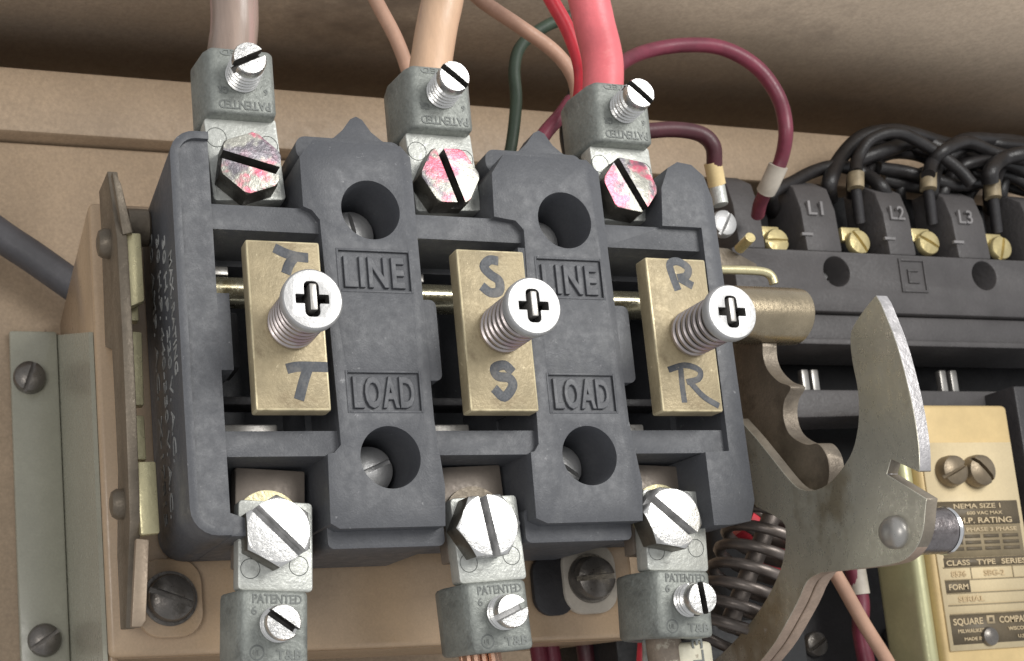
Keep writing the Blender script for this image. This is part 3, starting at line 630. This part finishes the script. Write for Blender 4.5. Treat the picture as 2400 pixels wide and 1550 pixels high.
rod0=at(1722,580,-.9); rod1=at(1748,553,-.78)
part('stud', tube(B(),[tuple(rod0),tuple(rod1)],.032,4,16), M['paleyellow'], t)
s2=at(1684,522,-1.0); part('screw_head', slotted(.085,.06,-1.02,(s2.x,s2.y),60,.6,.12,.5), M['matte_zinc'], t)

# ------------------------------------------------------------------ contactor at upper right
CZ=-1.9
t=thing('contactor','dark grey moulded contactor block with terminals at upper right','contactor',tuple(at(2000,780,CZ)))
def XY(u,v,z=CZ): p=un(u,v,2,z); return p.x,p.y
yb_=XY(2100,735)[1]; yt_=XY(2100,597)[1]; xl=XY(1760,600)[0]-.15
blk=P2([(xl,yb_),(8.2,yb_),(8.2,yt_),(xl,yt_)],CZ-.5,CZ)
cuts=[]
for u,v in ((1962,636),(2308,646)):
    x,y=XY(u,v); cuts.append((cyl(B(),(x,y,0),(0,0,1),.112,CZ-.3,CZ+.2,40),'DIFFERENCE'))
part('front_bar', bevel(boolean(blk,cuts),.02,2), M['relay'], t)
for u,v in ((1945,650),(2292,660)):
    x,y=XY(u,v,CZ-.2); part('mounting_screw', slotted(.07,.07,CZ-.28,(x,y),50,.6,.15,.5), M['matte_zinc'], t)
part('lower_ledge', bevel(box(B(),xl,8.2,yb_-.20,yb_-.006,CZ-.5,CZ-.04),.02,2), M['relay'], t)
part('lower_lip', bevel(box(B(),xl,8.2,yb_-.25,yb_-.205,CZ-.5,CZ+.01),.012,2), M['relay'], t)
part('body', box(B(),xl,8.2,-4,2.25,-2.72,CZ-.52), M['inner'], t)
def yz_rib(x0,x1,y0,nm='barrier'):
    pts=[(y0,CZ-.015),(y0+.33,CZ-.03),(y0+.52,CZ-.08),(y0+.62,CZ-.20),(y0+.64,CZ-.5),(y0,CZ-.5)]
    return part(nm, bevel(prism(B(),pts,'x',x0,x1),.02,2), M['relay'], t)
ribs=[((1730,520),(1792,520)),((1888,520),(1970,520)),((2080,520),(2142,520)),((2240,520),(2315,520)),((2420,520),(2500,520)),((2600,520),(2680,520))]
rx=[]
for (a,b) in ribs:
    x0=XY(*a)[0]; x1=XY(*b)[0]; rx.append((x0,x1)); yz_rib(x0,x1,yt_+.005)
for n_,s in ((1,'L1'),(2,'L2'),(3,'L3')):
    x0,x1=rx[n_]; part('raised_label', text_bm(s,(x0+.05,yt_+.285,CZ-.020),(1,0,0),(0,1,0),.15,.13,.02,.01), M['greylabel'], t)
    part('raised_label', text_bm('1',(x0+.06,yt_+.12,CZ-.018),(0,1,0),(-1,0,0),.14,.02,.02,.0), M['greylabel'], t)
ex,ey=XY(2140,650)
em=B()
for q in ((ex-.12,ex-.10,ey-.12,ey+.14),(ex+.10,ex+.12,ey-.12,ey+.14),(ex-.10,ex+.10,ey-.12,ey-.10),(ex-.10,ex+.10,ey+.12,ey+.14),(ex-.05,ex+.05,ey-.05,ey-.03),(ex-.05,ex+.05,ey+.04,ey+.06),(ex-.05,ex-.03,ey-.03,ey+.04)): box(em,*q,CZ-.003,CZ+.012)
part('raised_mark', bevel(em,.004), M['relay'], t)
# terminal screws and clamp plates
for (u,v,a,lb) in ((1828,562,0,'brass slotted terminal screw under the maroon wire, first of the contactor row'),(2020,564,-55,'brass slotted terminal screw right of the L1 mark'),(2184,566,-28,'brass slotted terminal screw right of the L2 mark'),(2354,578,72,'brass slotted terminal screw right of the L3 mark')):
    x,y=XY(u,v,CZ-.06); s=thing('terminal_screw',lb,'screw',(x,y,CZ-.3),'contactor terminal screws')
    part('screw_head', slotted(.096,.05,CZ-.12,(x,y),a,.4,.14,.5), M['paleyellow'], s)
    part('clamp_plate', bevel(box(B(),x-.11,x+.06,y+.02,y+.13,CZ-.18,CZ-.125),.01), M['paleyellow'], s)
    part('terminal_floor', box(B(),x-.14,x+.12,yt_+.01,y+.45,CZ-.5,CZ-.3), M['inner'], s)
# black wires of the bundle
W_=[[(1800,455),(1850,425),(1900,400),(1950,392),(2010,400),(2060,440)],
    [(1930,430),(1960,370),(2010,325),(2070,310),(2130,318),(2200,340),(2260,350),(2330,345),(2420,370)],
    [(1985,430),(1990,385),(2020,345),(2090,335),(2160,350),(2240,380),(2330,390),(2430,380)],
    [(2010,430),(2030,380),(2080,360),(2150,365),(2210,400),(2290,420),(2400,425)],
    [(2150,440),(2160,400),(2120,380),(2060,372),(2010,390),(1975,430)],
    [(2170,440),(2180,390),(2220,355),(2280,335),(2340,338),(2420,350)],
    [(2310,450),(2320,400),(2350,370),(2400,360),(2450,370)],
    [(2330,460),(2345,420),(2380,395),(2440,400)],
    [(2160,345),(2230,375),(2290,410),(2330,430),(2400,450)],
    [(2040,395),(2100,400),(2160,420),(2230,428),(2300,425)],
    [(2200,350),(2250,330),(2310,325),(2360,330),(2430,350)],
    [(2060,420),(2110,428),(2170,435),(2230,445)],
    [(1950,440),(1940,400),(1965,365),(2015,345),(2080,372),(2120,420),(2130,450)],
    [(1975,445),(2005,415),(2050,385),(2110,372),(2180,385),(2235,430),(2240,460)],
    [(2100,450),(2115,415),(2160,395),(2230,392),(2290,415),(2300,460)],
    [(2190,450),(2210,410),(2260,385),(2330,380),(2400,410),(2430,450)],
    [(1990,372),(2060,350),(2140,330),(2220,362),(2300,372),(2430,352)],
    [(2250,465),(2270,430),(2320,410),(2380,425),(2440,470)]]
wl=['lowest left black wire running up from the maroon ferrule to the bundle','outermost black wire arching over the top of the contactor bundle','second black wire of the bundle rising from the L1 terminal','third black wire of the bundle, inside the outer arch','black wire doubling back between the L1 and L2 terminals','black wire rising from the L2 terminal towards the right','black wire rising from the L3 terminal at the right edge','innermost short black wire at the L3 terminal','black wire crossing the bundle downwards to the right edge','black wire lying level behind the L2 terminal','uppermost black wire at the right frame edge','short low black wire between the L1 and L3 terminals','black wire looping from behind L1 to just before L2','black wire humped low over the L1 clamp','black wire arched from L2 to L3 at mid height','black wire arched from L2 past L3 to the frame edge','long black wire just under the outer arch','black wire curling tightly over the L3 barrier']
for i in (13,12,4): del W_[i], wl[i]
W_ += [[(1993,404),(1997,368),(2028,328),(2088,310),(2160,340),(2228,392),(2260,428)],
       [(2162,404),(2167,374),(2198,346),(2258,336),(2322,360),(2410,374)],
       [(2310,424),(2312,394),(2336,368),(2382,354),(2450,358)]]
wl += ['black wire arching up out of the crimp ring over L1','black wire arching up out of the crimp ring over L2','black wire arching up out of the crimp ring over L3']
for i,(pts,lb) in enumerate(zip(W_,wl)):
    z0=-2.06-.05*(i%4) if i<len(W_)-3 else -1.93
    P=[at(u+random.uniform(-6,6),v+random.uniform(-5,5),z0+random.uniform(-.06,.06)) for u,v in pts]
    if pts[0][1]>=430: P=[at(pts[0][0]+3,pts[0][1]+42,z0-.16)]+P
    if pts[-1][1]>=430 and pts[-1][0]<2400: P=P+[at(pts[-1][0]+3,pts[-1][1]+42,z0-.16)]
    cable('black_wire',lb,P,(.050,.060,.048,.044)[i%4],M['blackwire'],'wire','black wires of the contactor bundle',seg=12)
for u,v,u2,v2,lb in ((1993,405,1993,440,'pale crimp ring over the L1 terminal'),(2162,405,2162,442,'pale crimp ring over the L2 terminal'),(2310,425,2313,462,'pale crimp ring over the L3 terminal')):
    cable('crimp_ring',lb,[at(u,v,-1.95),at(u2,v2,-1.95)],.058,M['brown_ferrule'],'ferrule','crimp rings on the black wires',seg=16)
    cable('wire_tail',lb.replace('pale crimp ring over','black lead dropping into'),[at(u2,v2,-1.97),at(u2+10,v2+80,-2.05)],.038,M['black'],'wire','leads dropping into the terminals',seg=12)

# overload relay below the contactor
t=thing('overload_relay','dark moulded relay half hidden behind the hook plate','relay',tuple(at(2000,1300,-2)))
a=at(1840,905,-1.8); b=at(2375,960,-1.8)
part('upper_bar', bevel(P2([(a.x,b.y-.05),(b.x,b.y),(b.x,a.y),(a.x,a.y)],-2.2,-1.8),.03,2), M['relay'], t)
for u in (1892,1915,2215,2240):
    p=at(u,905,-2.1); part('terminal_post', bevel(box(B(),p.x-.03,p.x+.03,p.y-.02,p.y+.16,-2.2,-2.15),.01), M['blade'], t)
c=at(2376,900,-1.5); part('side_column', bevel(box(B(),c.x,c.x+1,-3,c.y+.02,-2.2,-1.55),.02), M['black'], t)
for u,v,s in ((1905,1500,.09),(2085,1480,.06)):
    p=at(u,v,-2.2); part('contact_screw', slotted(s,.06,-2.24,(p.x,p.y),30,.6,.14,.5), M['steel_dark'], t)
c0=at(1850,1150,-2.2); part('lower_block', bevel(box(B(),c0.x-.1,c0.x+2.6,-3,c0.y-.45,-2.6,-2.25),.03), M['black'], t)

# yellow name plate box
t=thing('rated_nameplate','yellow plated cover with cream rating label at the lower right','nameplate',tuple(at(2190,1530,-1.2)))
NZ=-1.2
lx0_,ly1=XY(2166,1038,NZ); lx1_=XY(2364,1036,NZ)[0]; ly0=XY(2217,1528,NZ)[1]
part('cover', bevel(box(B(),lx0_-.055,lx1_+.05,-2.4,ly1+.26,-1.62,NZ-.012),.035,4), M['amber'], t)
part('highlight_edge', bevel(box(B(),lx0_-.16,lx0_-.055,-2.4,ly1+.22,-1.6,NZ-.05),.05,4), M['limeedge'], t)
lb_=part('label', box(B(),lx0_-.03,lx1_+.015,ly0,ly1,NZ-.011,NZ), M['label'], t)
LW=lx1_-lx0_; LH=ly1-ly0
def lab_rect(x0,x1,y0,y1,m,dz=.003,nm='label_print'):
    r=box(B(),lx0_+x0*LW,lx0_+x1*LW,ly1-y1*LH,ly1-y0*LH,NZ,NZ+dz); return part(nm,r,m,lb_)
def lab_text(s,x,y,h,wd,m,dz=.006):
    return part('label_text', text_bm(s,(lx0_+x*LW,ly1-y*LH,NZ+dz),(1,0,0),(0,1,0),h*LH*1.35,wd*LW,.002,.02), m, lb_)
LI,LG,LC=M['labelink'],M['labelgrey'],M['labeltext']
lab_rect(.02,.98,.290,.405,LI); lab_rect(.03,.975,.407,.560,LG,.0032)
lab_text('NEMA SIZE 1',.22,.325,.024,.55,LC); lab_text('600 VAC MAX',.36,.356,.017,.42,LC); lab_text('H.P. RATING',.26,.397,.028,.62,LC)
lab_text('1 PHASE 3 PHASE',.27,.438,.020,.65,LC,.0065)
for r_ in range(3):
    y=.452+.030*r_
    for x0,x1 in ((.07,.27),(.30,.48),(.52,.70),(.74,.93)): lab_rect(x0,x1,y,y+.017,LI,.005)
lab_rect(.02,.98,.562,.605,LI)
for s_,x,wd in (('CLASS',.04,.27),('TYPE',.39,.22),('SERIES',.68,.29)): lab_text(s_,x,.598,.026,wd,LC)
for y in (.605,.665,.728,.785,.828): lab_rect(.0,.98,y,y+.005,LG,.0045)
lab_rect(.31,.320,.611,.664,LG,.003); lab_rect(.80,.810,.611,.664,LG,.003)
lab_rect(.0,.28,.671,.727,LI); lab_text('FORM',.03,.713,.027,.22,LC)
lab_text('8536',.08,.652,.028,.17,M['faint']); lab_text('SBG-2',.46,.652,.028,.24,M['faint']); lab_text('SERIAL',.12,.772,.026,.3,M['faint'])
lab_rect(-.005,.985,.834,.972,LI)
lab_text('SQUARE',.02,.880,.032,.34,LC); lab_rect(.41,.50,.842,.882,LC,.005); lab_rect(.435,.475,.852,.872,LI,.007); lab_text('COMPANY',.55,.880,.032,.40,LC)
lab_text('MILWAUKEE',.06,.918,.018,.30,LC); lab_text('MADE IN',.12,.955,.016,.22,LC); lab_text('WISCONSIN',.64,.918,.018,.3,LC); lab_text('U.S.A.',.74,.955,.016,.14,LC)
p=at(2302,1483,NZ); part('rivet', slotted(.062,.04,NZ+.001,(p.x,p.y),0,.9,.001,.1), M['steel_dark'], t)
for u,a_,lb2 in ((2222,25,'left one of two brown slotted screws on the cream label top'),(2285,-48,'right one of two brown slotted screws on the cream label top')):
    p=at(u,1096,NZ+.05); s=thing('label_screw',lb2,'screw',(p.x,p.y,NZ),'pair of screws above the rating text')
    part('screw_head', slotted(.103 if a_>0 else .108,.09,NZ+.002,(p.x,p.y),a_,.6,.12,.5), mat('brown_screw',(.21,.165,.11),.4,.5,var=.2,vs=6), s)

# wires at lower right and below
cable('peach_wire','peach wire slanting to the lower right under the hook plate',[at(1930,1310,-1.3),at(1965,1370,-1.3),at(2010,1450,-1.3),at(2060,1530,-1.3),at(2100,1600,-1.3)],.042,M['peach'],'wire',seg=14)
cable('red_wire','red wire hanging behind the hook at lower right',[at(1985,1320,-1.5),at(2005,1400,-1.5),at(2005,1470,-1.5),at(2025,1580,-1.5)],.052,M['maroon'],'wire',seg=14)
cable('wire_ferrule','tan ferrule at the top of the hanging red wire',[at(1990,1310,-1.5),at(2003,1385,-1.5)],.06,M['sleeve'],'ferrule',seg=16)
for u,m,r,lb in ((1252,'maroon',.05,'leftmost of the maroon wires under the pan near the middle lug'),(1283,'maroon',.05,'second maroon wire under the pan right of the middle lug'),(1362,'darkmaroon',.055,'dark purple wire in the middle of the gap under the pan'),(1376,'maroon',.045,'lighter maroon wire beside the dark purple one'),(1415,'darkmaroon',.062,'thick dark purple wire left of the black gap under the pan')):
    cable('maroon_wire',lb,[at(u-4,1460,-1.5),at(u,1500,-1.5),at(u+6,1545,-1.5),at(u+14,1620,-1.5)],r,M[m],'wire','wires hanging under the pan',seg=12)
cable('red_wire','thin red wire below the lower right lug',[at(1500,1480,-.5),at(1497,1520,-.5),at(1492,1600,-.5)],.030,M['redwire'],'wire',seg=12)
cable('clear_marker','glossy clear marker sleeve below the lower right lug',[at(1515,1492,-.4),at(1516,1530,-.4),at(1516,1600,-.4)],.042,M['clear'],'marker',seg=16)
cable('lug_cable','dusty brown cable leaving the lower right lug',[(1.94,-.95,-.29),(1.94,-1.1,-.29),(1.95,-1.4,-.29)],.085,M['dusty'],'cable')
t=thing('wire_tag','cream wrap tag printed L3 below the lower right lug','tag',tuple(at(1630,1545,-.2)))
g0=at(1578,1497,-.2); g1=at(1662,1500,-.2)
part('sleeve', bevel(box(B(),g0.x,g1.x,g0.y-.30,g0.y,-.34,-.2),.03,3), M['tagwhite'], t)
g=at(1622,1548,-.2); part('printed_text', text_bm('L3',(g.x+.045,g.y,-.1985),(0,1,0),(-1,0,0),.085,.14,.003,.02), M['stamp'], t)
# black block added to fill the dark gap under the pan
p=at(1435,1500,-1.2); single('gap_filler', bevel(box(B(),p.x,p.x+1.3,-3,p.y+.1,-2.0,-1.2),.02), M['inner'],'black filler block in the gap under the lower right lug','filler block',(p.x,-3,-1.2))
# bare copper strands out of the middle lower lug
t=thing('stranded_cable','bare copper strands coming out of the middle lower lug','cable',(.94,-1.05,-.29))
for i in range(14):
    a=2*math.pi*i/14; r=.07+.03*random.random(); dx,dz=math.cos(a)*r,math.sin(a)*r
    part('strand', tube(B(),[(.94+dx,-.95,-.29+dz),(.95+dx*1.05,-1.10,-.29+dz),(.97+dx*1.2,-1.25,-.29+dz*1.1)],.021,4,8), M['copper'], t)
cable('lug_cable','tan insulated cable leaving the leftmost lower lug',[(-.09,-.95,-.29),(-.09,-1.2,-.29),(-.08,-1.45,-.29)],.105,M['tan'],'cable')
